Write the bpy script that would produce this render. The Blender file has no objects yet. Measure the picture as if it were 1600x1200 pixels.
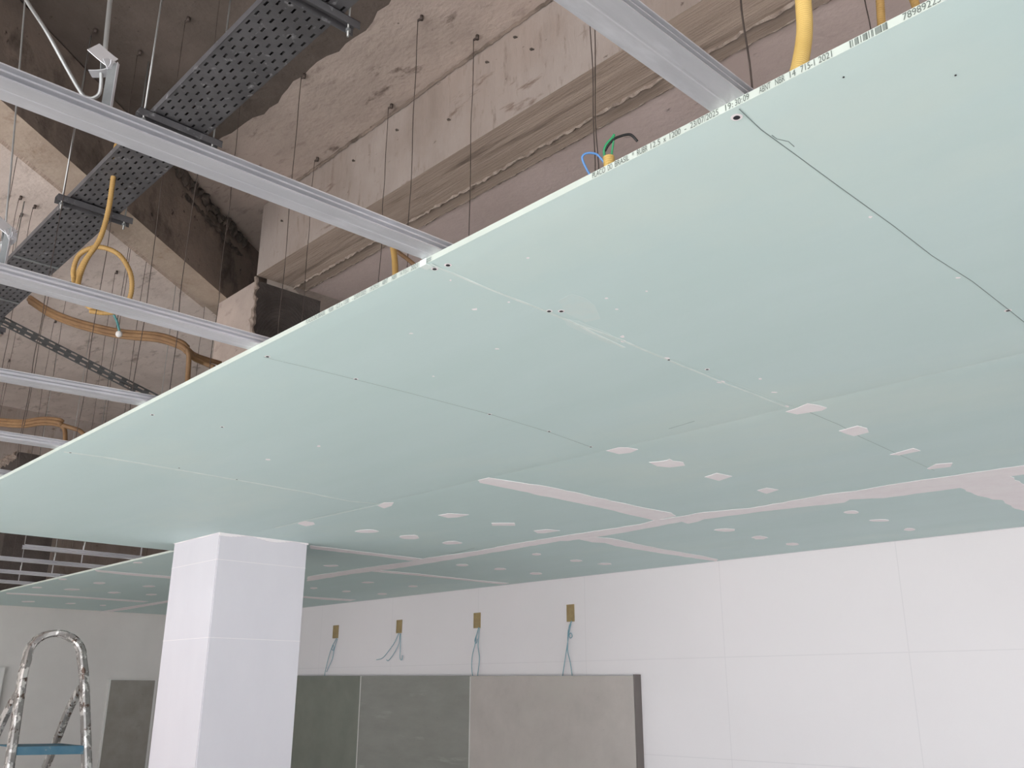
import bpy, bmesh, math, random
from mathutils import Vector, Matrix
random.seed(7)
scene = bpy.context.scene
C = scene.collection
# ---------------------------------------------------------------- camera
F_PX = 1438.87; EYE = 1.6
yaw, pitch, roll = math.radians(-46.499), math.radians(18.448), math.radians(0.2075)
fwd = Vector((math.sin(yaw)*math.cos(pitch), math.cos(yaw)*math.cos(pitch), math.sin(pitch)))
r0 = Vector((math.cos(yaw), -math.sin(yaw), 0)); u0 = r0.cross(fwd)
rgt = r0*math.cos(roll) + u0*math.sin(roll); up = -r0*math.sin(roll) + u0*math.cos(roll)
cd = bpy.data.cameras.new('camera'); cam = bpy.data.objects.new('camera', cd); C.objects.link(cam)
m = Matrix((rgt, up, -fwd)).transposed().to_4x4(); m.translation = (0, 0, EYE)
cam.matrix_world = m
cd.sensor_width = 36; cd.lens = 36*F_PX/1600; cd.clip_start = .02; cd.clip_end = 200
scene.camera = cam
# ---------------------------------------------------------------- light
w = bpy.data.worlds.new('daylight'); scene.world = w; w.use_nodes = True
bg = w.node_tree.nodes['Background']; bg.inputs[0].default_value = (0.86, 0.93, 1.0, 1); bg.inputs[1].default_value = 1.0
scene.view_settings.view_transform = 'Standard'; scene.view_settings.look = 'None'
scene.view_settings.gamma = 1; scene.view_settings.use_curve_mapping = False
scene.view_settings.exposure = 1.4
def area(name, loc, target, sx, sy, energy, col):
    l = bpy.data.lights.new(name, 'AREA'); l.shape = 'RECTANGLE'; l.size = sx; l.size_y = sy
    l.energy = energy; l.color = col
    o = bpy.data.objects.new(name, l); C.objects.link(o); o.location = loc
    o.rotation_euler = (Vector(target)-Vector(loc)).to_track_quat('-Z', 'Y').to_euler(); return o
# daylight through the open shop front behind the camera
area('shopfront_daylight', (-1.0, -5.2, 1.3), (-1.6, 2.0, 2.2), 9, 2.4, 6, (1, .985, .98))
# daylight through the open side of the shop, right of the photo
area('side_daylight', (7.5, 0.5, 1.0), (-4, 3.2, 1.0), 6, 2.0, 15, (1, .985, .985))
# sun on the forecourt and on the floor just inside the shop front
sd = bpy.data.lights.new('sun', 'SUN'); sd.energy = 9.0; sd.angle = math.radians(.6); sd.color = (.985, .985, .985)
so = bpy.data.objects.new('sun', sd); C.objects.link(so); so.rotation_euler = Vector((-.16, .76, -.62)).to_track_quat('-Z', 'Y').to_euler()
# ---------------------------------------------------------------- materials
def mat(name, base, rough=.6, metal=0, var=None, scale=5, stretch=(1,1,1), bump=0, bscale=40, layers=(), spec=.5):
    """base colour, soft variation towards var, then layers = (colour, scale, lo, hi, stretch)"""
    M_ = bpy.data.materials.new(name); M_.use_nodes = True
    nt = M_.node_tree; N = nt.nodes; L = nt.links; b = N['Principled BSDF']
    b.inputs['Roughness'].default_value = rough; b.inputs['Metallic'].default_value = metal
    b.inputs['Specular IOR Level'].default_value = spec
    tc = N.new('ShaderNodeTexCoord'); geo = N.new('ShaderNodeNewGeometry')
    def noise(sc, st, det=6, off=0):
        mp = N.new('ShaderNodeMapping'); mp.inputs['Scale'].default_value = st; mp.inputs['Location'].default_value = (off, off*1.7, off*.3)
        L.new(geo.outputs['Position'], mp.inputs[0])
        n = N.new('ShaderNodeTexNoise'); n.inputs['Scale'].default_value = sc; n.inputs['Detail'].default_value = det
        n.inputs['Roughness'].default_value = .62
        L.new(mp.outputs[0], n.inputs[0]); return n.outputs[0]
    rgb = N.new('ShaderNodeRGB'); rgb.outputs[0].default_value = (*base, 1); cur = rgb.outputs[0]
    lay = list(layers)
    if var: lay.insert(0, (var, scale, .35, .65, stretch))
    for i, (c, sc, lo, hi, st) in enumerate(lay):
        r = N.new('ShaderNodeMapRange'); r.inputs[1].default_value = lo; r.inputs[2].default_value = hi
        L.new(noise(sc, st, 7, i*3.1), r.inputs[0])
        mx = N.new('ShaderNodeMix'); mx.data_type = 'RGBA'
        L.new(r.outputs[0], mx.inputs[0]); L.new(cur, mx.inputs[6]); mx.inputs[7].default_value = (*c, 1)
        cur = mx.outputs[2]
    L.new(cur, b.inputs['Base Color'])
    if bump:
        bp = N.new('ShaderNodeBump'); bp.inputs['Strength'].default_value = bump; bp.inputs['Distance'].default_value = .01
        L.new(noise(bscale, stretch, 8, 5), bp.inputs['Height']); L.new(bp.outputs[0], b.inputs['Normal'])
    return M_
def s(r, g, b): return tuple(((c/255)/12.92 if c/255 <= .04045 else ((c/255+.055)/1.055)**2.4) for c in (r, g, b))
MT = {}
AL = (.35, 1.6, 1.6)   # stretched along x (board direction)
MT['slab'] = mat('slab_concrete', s(182,166,156), .9, var=s(160,145,136), scale=2.2, stretch=(.8,1.2,1), bump=.5, bscale=30,
    layers=[(s(196,178,168), 1.1, .5, .75, (1,1,1)), (s(112,98,90), 7, .63, .70, (.6,1.4,1)), (s(152,136,127), 20, .55, .72, (.5,1.5,1)), (s(92,80,72), 24, .68, .74, (.8,1.2,1))])
MT['slab_lightened'] = mat('lightened_slab_concrete', s(214,199,190), .9, var=s(192,177,168), scale=2.2, bump=.5, bscale=30,  # brighter copy of the slab, making up for light missing there
    layers=[(s(222,207,199), 1.1, .5, .75, (1,1,1)), (s(150,134,125), 7, .60, .70, (.6,1.4,1)), (s(184,168,159), 18, .55, .72, (.5,1.5,1)), (s(110,96,88), 24, .68, .74, (.8,1.2,1))])
MT['slab_shade'] = mat('shaded_slab_concrete', s(104,92,85), .9, var=s(88,78,71), scale=3, bump=.5, bscale=30,  # slab colour darkened to stand for the shadow by the tray
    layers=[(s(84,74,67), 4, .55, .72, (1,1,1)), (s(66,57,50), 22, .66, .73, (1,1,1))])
MT['beam'] = mat('beam_concrete', s(156,141,132), .9, var=s(138,124,115), scale=2.5, stretch=(2.2,2.2,.35), bump=.5, bscale=26,
    layers=[(s(166,154,147), .9, .5, .7, (1,1,1)), (s(118,100,90), 6, .62, .69, (.5,1,2.0)), (s(132,117,108), 20, .58, .72, (1.6,1,.4)), (s(90,76,68), 26, .68, .73, (.7,1,1.4))])
MT['soffit'] = mat('board_marked_concrete', s(178,158,144), .9, var=s(156,137,124), scale=3.5, stretch=(.3,5,1), bump=.5, bscale=24,
    layers=[(s(108,92,82), 5, .55, .7, (.25,4,1))])
MT['ledge'] = mat('pink_grey_concrete', s(204,184,178), .9, var=s(190,170,163), scale=2, bump=.35, bscale=30, layers=[(s(96,84,78), 9, .64, .72, (.5,1,1))])
MT['ragged'] = mat('mortar_ridge', s(168,152,140), .95, var=s(126,110,100), scale=30, bump=.8, bscale=80)
MT['diag'] = mat('dark_formed_concrete', s(132,116,105), .92, var=s(110,97,88), scale=3, bump=.6, bscale=25,
    layers=[(s(78,68,60), 5, .52, .66, (1,1,.7)), (s(52,44,38), 18, .64, .7, (1,1,1))])
MT['wood_soffit'] = mat('pale_plank_marked_concrete', s(176,159,144), .9, var=s(156,138,123), scale=5, stretch=(1,1,1), bump=.4, bscale=30,
    layers=[(s(140,118,102), 9, .58, .68, (.8,.8,1))])
MT['mortar'] = mat('combed_mortar', s(84,76,72), .95, var=s(66,58,54), scale=6, bump=.6, bscale=50)
MT['honeycomb'] = mat('honeycombed_concrete', s(96,84,76), .95, var=s(48,42,38), scale=14, bump=1, bscale=40)
MT['drywall'] = mat('green_drywall_paper', s(201,219,217), .62, var=s(197,216,213), scale=3, stretch=(.3,1.5,1), bump=.03, bscale=90,
    layers=[(s(208,222,216), 1.2, .52, .75, (.7,1.2,1)), (s(222,232,228), 26, .735, .76, (.4,1.6,1))], spec=.35)
MT['edge'] = mat('pale_board_edge', s(200,208,199), .7, var=s(191,199,190), scale=9)
MT['compound'] = mat('joint_compound', s(246,240,240), .8, var=s(242,234,235), scale=12, bump=.1, bscale=40)
MT['seam'] = mat('seam_chalk', s(224,232,228), .8, var=s(206,219,214), scale=25)
MT['ink'] = mat('dark_ink', s(100,108,102), .8)
MT['pencil'] = mat('pencil_mark', s(120,134,132), .8)
MT['faint'] = mat('faint_pencil_mark', s(158,174,170), .8)
MT['screw'] = mat('black_phosphate', s(52,50,54), .5, .4)
MT['galv'] = mat('galvanised_steel', s(206,205,208), .42, .5, var=s(186,186,190), scale=5, stretch=(3,.6,1),
    layers=[(s(224,224,229), 3, .55, .7, (3,.7,1))])
MT['galv_dark'] = mat('dull_galvanised_steel', s(150,152,152), .5, .6, var=s(128,130,130), scale=20)
MT['wire'] = mat('dull_wire', s(96,84,78), .6, .5, var=s(76,66,62), scale=40)
MT['rod'] = mat('zinc_rod', s(170,170,168), .4, .7)
MT['tray'] = mat('pre_galvanised_tray', s(104,102,104), .6, .4, var=s(88,86,88), scale=9, bump=.05, bscale=30, layers=[(s(150,148,150), 25, .6, .7, (1,1,1))])
MT['black_strut'] = mat('black_metal', s(40,38,36), .6, .2)
MT['conduit'] = mat('yellow_conduit', s(224,190,116), .5, var=s(212,176,100), scale=8)
MT['conduit_old'] = mat('dusty_yellow_conduit', s(180,144,84), .6, var=s(160,124,70), scale=8)
MT['bundle'] = mat('ochre_conduit', s(136,104,70), .65, var=s(114,84,56), scale=8)
MT['blue'] = mat('blue_insulation', s(96,148,210), .4)
MT['green'] = mat('green_insulation', s(48,150,96), .4)
MT['black'] = mat('black_insulation', s(22,20,20), .4)
MT['teal'] = mat('teal_rope', s(52,112,112), .6, var=s(90,140,140), scale=60)
MT['cablegrey'] = mat('blue_grey_insulation', s(122,160,172), .5)
MT['boxbrown'] = mat('mustard_plastic', s(168,146,104), .6, var=s(150,128,92), scale=30)
MT['boxdark'] = mat('box_inner', s(120,104,78), .8)
MT['column'] = mat('white_column_plaster', s(224,219,224), .6, var=s(216,211,217), scale=1.4, stretch=(1,1,.4), bump=.04, bscale=9)
MT['pl_left'] = mat('grey_plaster', s(214,208,203), .8, var=s(205,199,194), scale=1.3, bump=.05, bscale=8)
MT['tile_a'] = mat('warm_grey_stone_tile', s(190,180,174), .45, var=s(178,169,163), scale=5, bump=.05, bscale=30, layers=[(s(138,132,126), 24, .68, .74, (1,1,1)), (s(186,178,171), 3, .5, .7, (1,1,1))])
MT['tile_b'] = mat('grey_stone_tile', s(146,144,138), .4, var=s(136,134,128), scale=5, stretch=(.6,1,2), bump=.05, bscale=30, layers=[(s(164,162,157), 4, .6, .75, (.5,1,3)), (s(112,108,103), 26, .7, .74, (1,1,1))])
MT['tile_c'] = mat('green_grey_stone_tile', s(128,129,119), .45, var=s(119,120,111), scale=5, bump=.05, bscale=30)
MT['tile_d'] = mat('brown_grey_stone_tile', s(146,139,131), .5, var=s(134,127,119), scale=7, bump=.05, bscale=30, layers=[(s(100,94,87), 20, .66, .74, (1,1,1))])
MT['tile_edge'] = mat('white_tile_edge', s(214,210,206), .6)
MT['tile_side'] = mat('dark_tile_side', s(112,104,100), .6)
MT['floor'] = mat('pale_floor', s(204,202,200), .8, var=s(194,191,189), scale=2)
MT['ladder'] = mat('paint_splashed_aluminium', s(172,168,164), .35, .55, var=s(150,145,142), scale=10,
    layers=[(s(236,232,228), 16, .50, .54, (1,1,.8)), (s(104,84,74), 24, .58, .62, (1,1,.8))])
MT['bluestep'] = mat('worn_blue_step', s(56,104,128), .6, var=s(74,116,134), scale=9, layers=[(s(140,148,148), 18, .62, .68, (1,1,1))])
MT['bright'] = mat('shiny_zinc', s(236,236,240), .25, .7)
# white wall in large tiles: faint joints
def wallmat():
    M_ = mat('white_wall_tile', s(236,229,230), .42, var=s(232,225,226), scale=.8, bump=.03, bscale=5)
    nt = M_.node_tree; N = nt.nodes; L = nt.links; b = N['Principled BSDF']
    geo = N.new('ShaderNodeNewGeometry'); sep = N.new('ShaderNodeSeparateXYZ'); cmb = N.new('ShaderNodeCombineXYZ')
    L.new(geo.outputs['Position'], sep.inputs[0]); L.new(sep.outputs[0], cmb.inputs[0]); L.new(sep.outputs[2], cmb.inputs[1])
    br = N.new('ShaderNodeTexBrick'); br.offset = 0; br.inputs['Scale'].default_value = 1
    br.inputs['Brick Width'].default_value = 1.02; br.inputs['Row Height'].default_value = .52; br.inputs['Mortar Size'].default_value = .0022
    br.inputs['Mortar Smooth'].default_value = .2
    mp = N.new('ShaderNodeMapping'); mp.inputs['Location'].default_value = (-.06, .30, 0); L.new(cmb.outputs[0], mp.inputs[0]); L.new(mp.outputs[0], br.inputs[0])
    src = b.inputs['Base Color'].links[0].from_socket
    mx = N.new('ShaderNodeMix'); mx.data_type = 'RGBA'; mul = N.new('ShaderNodeMath'); mul.operation = 'MULTIPLY'; mul.inputs[1].default_value = .35
    L.new(br.outputs['Fac'], mul.inputs[0]); L.new(mul.outputs[0], mx.inputs[0]); L.new(src, mx.inputs[6]); mx.inputs[7].default_value = (*s(206,200,202), 1)
    L.new(mx.outputs[2], b.inputs['Base Color']); return M_
MT['wall'] = wallmat()
# ---------------------------------------------------------------- helpers
def ray(x, y): return rgt*((x-800)/F_PX) - up*((y-600)/F_PX) + fwd
def pz(x, y, z):                      # point of the view ray at height z above the eye
    d = ray(x, y); return Vector((d.x/d.z*z, d.y/d.z*z, z+EYE))
def py(x, y, Y):
    d = ray(x, y)*(Y/ray(x, y).y); return Vector((d.x, Y, d.z+EYE))
def pd(x, y, D): return ray(x, y)*D + Vector((0, 0, EYE))
def link(o, parent=None):
    C.objects.link(o)
    if parent:
        o.parent = parent; o.matrix_parent_inverse = Matrix.Translation(parent.location).inverted() if parent.rotation_euler == parent.rotation_euler.__class__((0,0,0)) else parent.matrix_world.inverted()
    return o
def obj(name, bm, m_, parent=None, smooth=False):
    me = bpy.data.meshes.new(name); bm.normal_update(); bm.to_mesh(me); bm.free()
    for q in (m_ if isinstance(m_, (list, tuple)) else [m_]): me.materials.append(MT[q])
    if smooth:
        for p in me.polygons: p.use_smooth = True
    o = bpy.data.objects.new(name, me); link(o, parent); return o
def tag(o, label=None, cat=None, group=None, kind=None):
    if label: o['label'] = label
    if cat: o['category'] = cat
    if group: o['group'] = group
    if kind: o['kind'] = kind
    return o
def thing(name, loc, label, cat, group=None):
    o = bpy.data.objects.new(name, None); C.objects.link(o); o.location = loc; o.empty_display_size = .05
    return tag(o, label, cat, group)
def box(bm, x0, x1, y0, y1, z0, z1, mi=0):
    v = [bm.verts.new(p) for p in ((x0,y0,z0),(x1,y0,z0),(x1,y1,z0),(x0,y1,z0),(x0,y0,z1),(x1,y0,z1),(x1,y1,z1),(x0,y1,z1))]
    fs = []
    for q in ((3,2,1,0),(4,5,6,7),(0,1,5,4),(1,2,6,5),(2,3,7,6),(3,0,4,7)):
        f = bm.faces.new([v[i] for i in q]); f.material_index = mi; fs.append(f)
    return fs
def bx(x0, x1, y0, y1, z0, z1):
    bm = bmesh.new(); box(bm, x0, x1, y0, y1, z0+EYE, z1+EYE); return bm
def spline(P, n=8):
    P = [Vector(p) for p in P]; out = []
    Q = [P[0]*2-P[1]] + P + [P[-1]*2-P[-2]]
    for i in range(1, len(Q)-2):
        a, b, c, d = Q[i-1:i+3]
        for k in range(n):
            t = k/n; out.append(.5*((2*b)+(c-a)*t+(2*a-5*b+4*c-d)*t*t+(3*b-a-3*c+d)*t**3))
    out.append(P[-1]); return out
def frames(P):
    T = [(P[min(i+1, len(P)-1)]-P[max(i-1, 0)]).normalized() for i in range(len(P))]
    n = T[0].orthogonal().normalized(); out = []
    for t in T:
        n = (n - t*n.dot(t)).normalized(); out.append((n, t.cross(n)))
    return out
def tube(bm, P, r, sides=8, mi=0, flat=1.0):
    P = [Vector(p) for p in P]; fr = frames(P); rings = []
    for i, (p, (a, b)) in enumerate(zip(P, fr)):
        rr = r[i] if isinstance(r, (list, tuple)) else r
        rings.append([bm.verts.new(p + (a*math.cos(2*math.pi*k/sides)*flat + b*math.sin(2*math.pi*k/sides))*rr) for k in range(sides)])
    for A, B in zip(rings, rings[1:]):
        for k in range(sides):
            f = bm.faces.new((A[k], A[(k+1)%sides], B[(k+1)%sides], B[k])); f.smooth = True; f.material_index = mi
    bm.faces.new(rings[0][::-1]); bm.faces.new(rings[-1])
def resample(P, step):
    out = [P[0].copy()]; acc = 0; prev = P[0]
    for q in P[1:]:
        while (q-prev).length > step-acc:
            prev = prev + (q-prev).normalized()*(step-acc); out.append(prev.copy()); acc = 0
        acc += (q-prev).length; prev = q
    return out
def corrugated(bm, P, r, pitch=.0042):
    Q = resample([Vector(p) for p in P], pitch/3)
    prof = [1.0, 1.0, .86]
    tube(bm, Q, [r*prof[i % 3] for i in range(len(Q))], 14)
def sweep_rect(bm, P, w_, h_, side, mi=0):
    """flat bar along P, w_ wide along `side`, h_ thick"""
    P = [Vector(p) for p in P]; rings = []
    for i, p in enumerate(P):
        t = (P[min(i+1, len(P)-1)]-P[max(i-1, 0)]).normalized(); a = (side - t*side.dot(t)).normalized(); b = t.cross(a)
        c = .22*h_
        o2 = [(w_/2-c, h_/2), (w_/2, h_/2-c), (w_/2, -h_/2+c), (w_/2-c, -h_/2), (-w_/2+c, -h_/2), (-w_/2, -h_/2+c), (-w_/2, h_/2-c), (-w_/2+c, h_/2)]
        rings.append([bm.verts.new(p+a*u+b*v) for u, v in o2])
    for A, B in zip(rings, rings[1:]):
        for k in range(8):
            f = bm.faces.new((A[k], B[k], B[(k+1)%8], A[(k+1)%8])); f.material_index = mi
    bm.faces.new(rings[0]); bm.faces.new(rings[-1][::-1])
def extrude_poly(bm, pts, vec, mi=0):
    a = [bm.verts.new(Vector(p)) for p in pts]; b = [bm.verts.new(Vector(p)+Vector(vec)) for p in pts]
    n = len(pts); f1 = bm.faces.new(a); f2 = bm.faces.new(b[::-1])
    for k in range(n): bm.faces.new((a[k], b[k], b[(k+1)%n], a[(k+1)%n]))
    for f in bm.faces: f.material_index = mi
    bmesh.ops.recalc_face_normals(bm, faces=bm.faces[:])
def rough_strip(bm, P, w_, h_, seed=0, up_=Vector((0, 0, -1)), jitter=.5):
    rnd = random.Random(seed); P = resample([Vector(p) for p in P], .02); rings = []
    t = (P[-1]-P[0]).normalized(); sd = t.cross(up_).normalized()
    for p in P:
        ww = w_*(1-jitter+jitter*2*rnd.random()); hh = h_*(1-jitter+jitter*2*rnd.random()); o_ = (rnd.random()-.5)*w_*.8
        rings.append([bm.verts.new(p+sd*(o_-ww)), bm.verts.new(p+sd*(o_-ww*.4)+up_*hh), bm.verts.new(p+sd*(o_+ww*.5)+up_*hh*.8), bm.verts.new(p+sd*(o_+ww))])
    for A, B in zip(rings, rings[1:]):
        for k in range(3): bm.faces.new((A[k], A[k+1], B[k+1], B[k]))
    bmesh.ops.recalc_face_normals(bm, faces=bm.faces[:])
H = .70          # underside of the boards above the eye
SL = 2.47        # slab underside above the eye
BM_ = 2.055      # beam underside
# ---------------------------------------------------------------- setting
def struct(name, bm, m_): return tag(obj(name, bm, m_), kind='structure')
struct('floor', bx(-14, 12, -16, 4.7, -1.7, -1.6), 'floor')
struct('wall_back', bx(-9.3, 6, 4.46, 4.66, -1.6, SL), 'wall')
struct('light_blocker_front', bx(-9.3, -6.2, -6.2, -6, -1.6, SL), 'pl_left')  # unseen wall added to keep daylight off the column front
struct('light_blocker_right_upper', bx(6, 6.2, -6, 4.66, .8, SL), 'beam')  # unseen upper wall added to cut side light in the void
struct('wall_left', bx(-9.3, -9.1, -6, 4.46, -1.6, .72), 'pl_left')
struct('wall_left_upper', bx(-9.3, -9.08, -6, 4.46, .72, SL), 'beam')
# slab: tray panel darkened as shade, left panel lightened for missing light, ordinary elsewhere
bm = bmesh.new()
D2 = Vector((-.6, .8, 0)); N2 = Vector((.8, .6, 0))
def on_line(y, c): return (c-.6*y)/.8       # x on the line .8x+.6y=c
zt = SL+EYE
# panel with painted shade: right of the diagonal beam, y below the ragged shadow edge
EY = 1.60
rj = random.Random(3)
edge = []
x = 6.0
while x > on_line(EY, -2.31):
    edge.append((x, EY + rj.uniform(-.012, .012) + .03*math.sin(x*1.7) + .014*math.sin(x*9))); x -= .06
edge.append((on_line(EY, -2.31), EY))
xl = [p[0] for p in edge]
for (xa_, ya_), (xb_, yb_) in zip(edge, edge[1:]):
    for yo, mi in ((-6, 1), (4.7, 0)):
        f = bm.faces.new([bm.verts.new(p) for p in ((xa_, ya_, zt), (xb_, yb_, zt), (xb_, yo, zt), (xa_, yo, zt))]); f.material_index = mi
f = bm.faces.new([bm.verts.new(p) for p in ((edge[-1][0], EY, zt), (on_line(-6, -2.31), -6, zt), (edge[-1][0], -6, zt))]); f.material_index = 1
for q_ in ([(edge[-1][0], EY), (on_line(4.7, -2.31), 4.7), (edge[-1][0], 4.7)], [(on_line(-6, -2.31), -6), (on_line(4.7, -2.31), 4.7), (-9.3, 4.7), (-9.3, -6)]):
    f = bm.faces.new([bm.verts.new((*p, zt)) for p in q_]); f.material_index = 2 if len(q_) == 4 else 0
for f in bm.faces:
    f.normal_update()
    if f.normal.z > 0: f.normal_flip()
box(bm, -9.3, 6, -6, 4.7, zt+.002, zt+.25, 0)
struct('ceiling', bm, ['slab', 'slab_shade', 'slab_lightened'])
# ---------------------------------------------------------------- beams and columns
t = thing('concrete_beam', (-1.5, 2.15, BM_+EYE), 'long raw concrete beam running up to the right, its pale side streaked with drips', 'beam')
bm = bx(-4.1, 6, 2.05, 2.27, BM_, SL-.004)
for f in bm.faces:
    if abs(f.normal.z) > .5 or f.calc_center_median().z < BM_+EYE+.01: f.material_index = 1
obj('beam_body', bm, ['beam', 'soffit'], t)
bm = bx(-4.1, 6, 2.27, 2.345, BM_+.006, BM_+.10); obj('lower_ledge', bm, 'soffit', t)
bm = bmesh.new(); rough_strip(bm, [(-4.1, 2.27, BM_+EYE+.004), (6, 2.27, BM_+EYE+.004)], .009, .012, 1); obj('mortar_ridge', bm, 'ragged', t)
bm = bmesh.new(); rough_strip(bm, [(-4.1, 2.345, BM_+EYE+.012), (6, 2.345, BM_+EYE+.012)], .006, .008, 2); obj('mortar_ridge', bm, 'ragged', t)
bm = bmesh.new(); rough_strip(bm, [(-4.0, 2.046, SL+EYE-.006), (6, 2.046, SL+EYE-.006)], .010, .006, 5, Vector((0, -1, 0)), .3); obj('joint_seam', bm, 'diag', t)
for i_, (px_, py_) in enumerate([(762,97),(806,58),(832,77),(702,187),(621,203),(553,251),(441,345),(692,128)]):
    p = py(px_, py_, 2.05); bm = bmesh.new()
    if p.z < SL+EYE-.03 and p.z > BM_+EYE+.01:
        tube(bm, [p+Vector((-.013, -.0005, .008)), p+Vector((-.004, -.002, .001)), p+Vector((.010, -.0005, -.007))], [.0025, .006, .002], 7); obj('pit_mark', bm, 'honeycomb', t)
    else: bm.free()
# slab between the beam and the back wall: pinkish, with a formwork joint
struct('trim_1', bx(-4.1, 6, 2.345, 4.46, BM_+.014, BM_+.08), 'ledge')
# diagonal beam
t = thing('diagonal_concrete_beam', (-3.6, 1.0, BM_+EYE), 'diagonal concrete beam with dark mottled side and pale plank-marked underside', 'beam')
bm = bmesh.new()
def dpt(c, y, z): return Vector((on_line(y, c), y, z+EYE))
BD = 2.03
pts = [dpt(-2.31, -3, BD), dpt(-2.31, 2.42, BD), dpt(-2.48, 2.42, BD), dpt(-2.48, -3, BD)]
lo = [bm.verts.new(p) for p in pts]; hi = [bm.verts.new(p+Vector((0, 0, SL-.004-BD))) for p in pts]
bm.faces.new(lo).material_index = 1; bm.faces.new(hi[::-1])
for k in range(4): bm.faces.new((lo[k], hi[k], hi[(k+1)%4], lo[(k+1)%4]))
bmesh.ops.recalc_face_normals(bm, faces=bm.faces[:]); obj('beam_body', bm, ['diag', 'wood_soffit'], t)
bm = bmesh.new()
pts = [dpt(-2.482, -3, BD+.03), dpt(-2.482, 2.05, BD+.03), dpt(-2.54, 2.05, BD+.03), dpt(-2.54, -3, BD+.03)]
extrude_poly(bm, pts, (0, 0, .06)); obj('plank_fillet', bm, 'soffit', t)
bm = bmesh.new(); rough_strip(bm, [dpt(-2.305, 1.40, SL-.02), dpt(-2.30, 2.14, SL-.05)], .03, .02, 8, N2, .6); obj('honeycomb_seam', bm, 'honeycomb', t)
bm = bmesh.new(); rough_strip(bm, [dpt(-2.306, 1.62, SL-.11), dpt(-2.302, 2.14, SL-.14)], .012, .008, 9, N2, .7); obj('honeycomb_seam', bm, 'honeycomb', t)
# column, bare above the boards and plastered white below
t = thing('column', (-4.3, 2.2, 0), 'square column, plastered white below the green ceiling, dark combed mortar above', 'column')
bm = bx(-4.52, -4.1, 2.052, 2.44, .7135, BD-.002)
for f in bm.faces:
    if f.calc_center_median().x > -4.11: f.material_index = 1
obj('bare_shaft', bm, ['slab', 'mortar'], t)
# combed arcs on the dark face
bm = bmesh.new()
for k in range(15):
    r_ = .025+.013*k; cz = 1.55+EYE; cy = 2.22; P = []
    for i in range(25):
        a_ = math.pi*i/24; P.append((-4.098, cy+math.cos(a_)*r_, cz+math.sin(a_)*r_*1.5+.12))
    P = [p for p in P if 2.058 < p[1] < 2.43 and p[2] < BM_+EYE-.02]
    if len(P) > 3: tube(bm, P, .0024, 5)
obj('comb_mark', bm, 'mortar', t)
bm = bmesh.new(); rough_strip(bm, [(-4.098, 2.052, BM_+EYE-.01), (-4.098, 2.052, .75+EYE)], .012, .012, 11, Vector((.7, -.7, 0)), .6); obj('mortar_ridge', bm, 'ragged', t)
bm = bx(-4.548, -4.063, 1.975, 2.447, -1.6, H-.0005)
bmesh.ops.bevel(bm, geom=[e for e in bm.edges if abs((e.verts[0].co-e.verts[1].co).z) > 1], offset=.004, segments=2, affect='EDGES')
obj('plastered_shaft', bm, 'column', t)
bm = bmesh.new()
for sgn in (0, 1):
    rnd = random.Random(sgn+20); n = 22
    for k in range(n):
        h_ = .009+.006*math.sin(k*.55+sgn)
        if sgn: y0 = 1.972+(2.45-1.972)*k/n; box(bm, -4.063, -4.058-.001*math.sin(k), y0, y0+.0225, H+EYE-h_, H+EYE-.0003)
        else: x0 = -4.546+.49*k/n; box(bm, x0, x0+.0223, 1.971, 1.975, H+EYE-h_*.35, H+EYE-.0003)
obj('filler_bead', bm, 'compound', t)
bm = bmesh.new()
for z_ in (.575, .225): box(bm, -4.549, -4.0624, 1.9744, 2.4476, z_+EYE, z_+.0018+EYE)
obj('joint_line', bm, 'compound', t)
t = thing('far_column', (-8.1, 2.2, .75+EYE), 'dark rough column head at the left edge of the photo, above the ceiling', 'column')
q = py(30, 706, 2.05)
obj('bare_shaft', bx(q.x-.45, q.x, 2.052, 2.40, .7135, min(BM_-.003, q.z-EYE)), 'mortar', t)
bm = bmesh.new(); rough_strip(bm, [(q.x, 2.05, q.z-.02), (q.x-.45, 2.05, q.z-.02)], .03, .03, 12, Vector((0, -1, 0)), .6); obj('mortar_ridge', bm, 'ragged', t)
# ---------------------------------------------------------------- drywall boards
def board(x0, x1, y0, y1, label):
    t = thing('drywall_board', ((x0+x1)/2, (y0+y1)/2, H+EYE), label, 'drywall board', 'green ceiling boards')
    g = .0003; x0 += g; x1 -= g; y0 += g; y1 -= g
    bm = bmesh.new(); z = H+EYE
    prof = [(y0, z+.0014), (y0+.045, z), (y1-.045, z), (y1, z+.0014), (y1, z+.0125), (y0, z+.0125)]
    A = [bm.verts.new((x0, *p)) for p in prof]; B = [bm.verts.new((x1, *p)) for p in prof]
    bm.faces.new(A); bm.faces.new(B[::-1])
    for k in range(6):
        f = bm.faces.new((A[k], A[(k+1)%6], B[(k+1)%6], B[k]))
        if k in (3, 5): f.material_index = 1
    for f in bm.faces:
        if len(f.verts) == 6: f.material_index = 1
    bmesh.ops.recalc_face_normals(bm, faces=bm.faces[:])
    obj('panel', bm, ['drywall', 'edge'], t); t['ext'] = (x0, x1, y0, y1); BOARDS.append((x0, x1, y0, y1, t)); return t
BOARDS = []
Y0, Y1, Y2, Y3 = .887, 2.10, 3.27, 4.458
b1 = board(-4.80, -2.97, Y0, Y1, 'plain green drywall board farthest left on the open front edge, beside the column')
b2 = board(-2.97, -1.15, Y0, Y1, 'green drywall board on the front edge between two chalky seams, faint lettering on its edge')
b3 = board(-1.15, .66, Y0, Y1, 'nearest green drywall board, with printed dates and barcode along its edge')
tag(board(.66, 2.47, Y0, Y1, 'green drywall board continuing past the right edge of the photo'))
board(-9.08, -7.85, Y0, Y1, 'sliver of green drywall board at far left edge by the end wall')
board(-9.08, -7.80, Y1, Y2, 'green drywall board in the far left corner of the ceiling gap')
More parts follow.
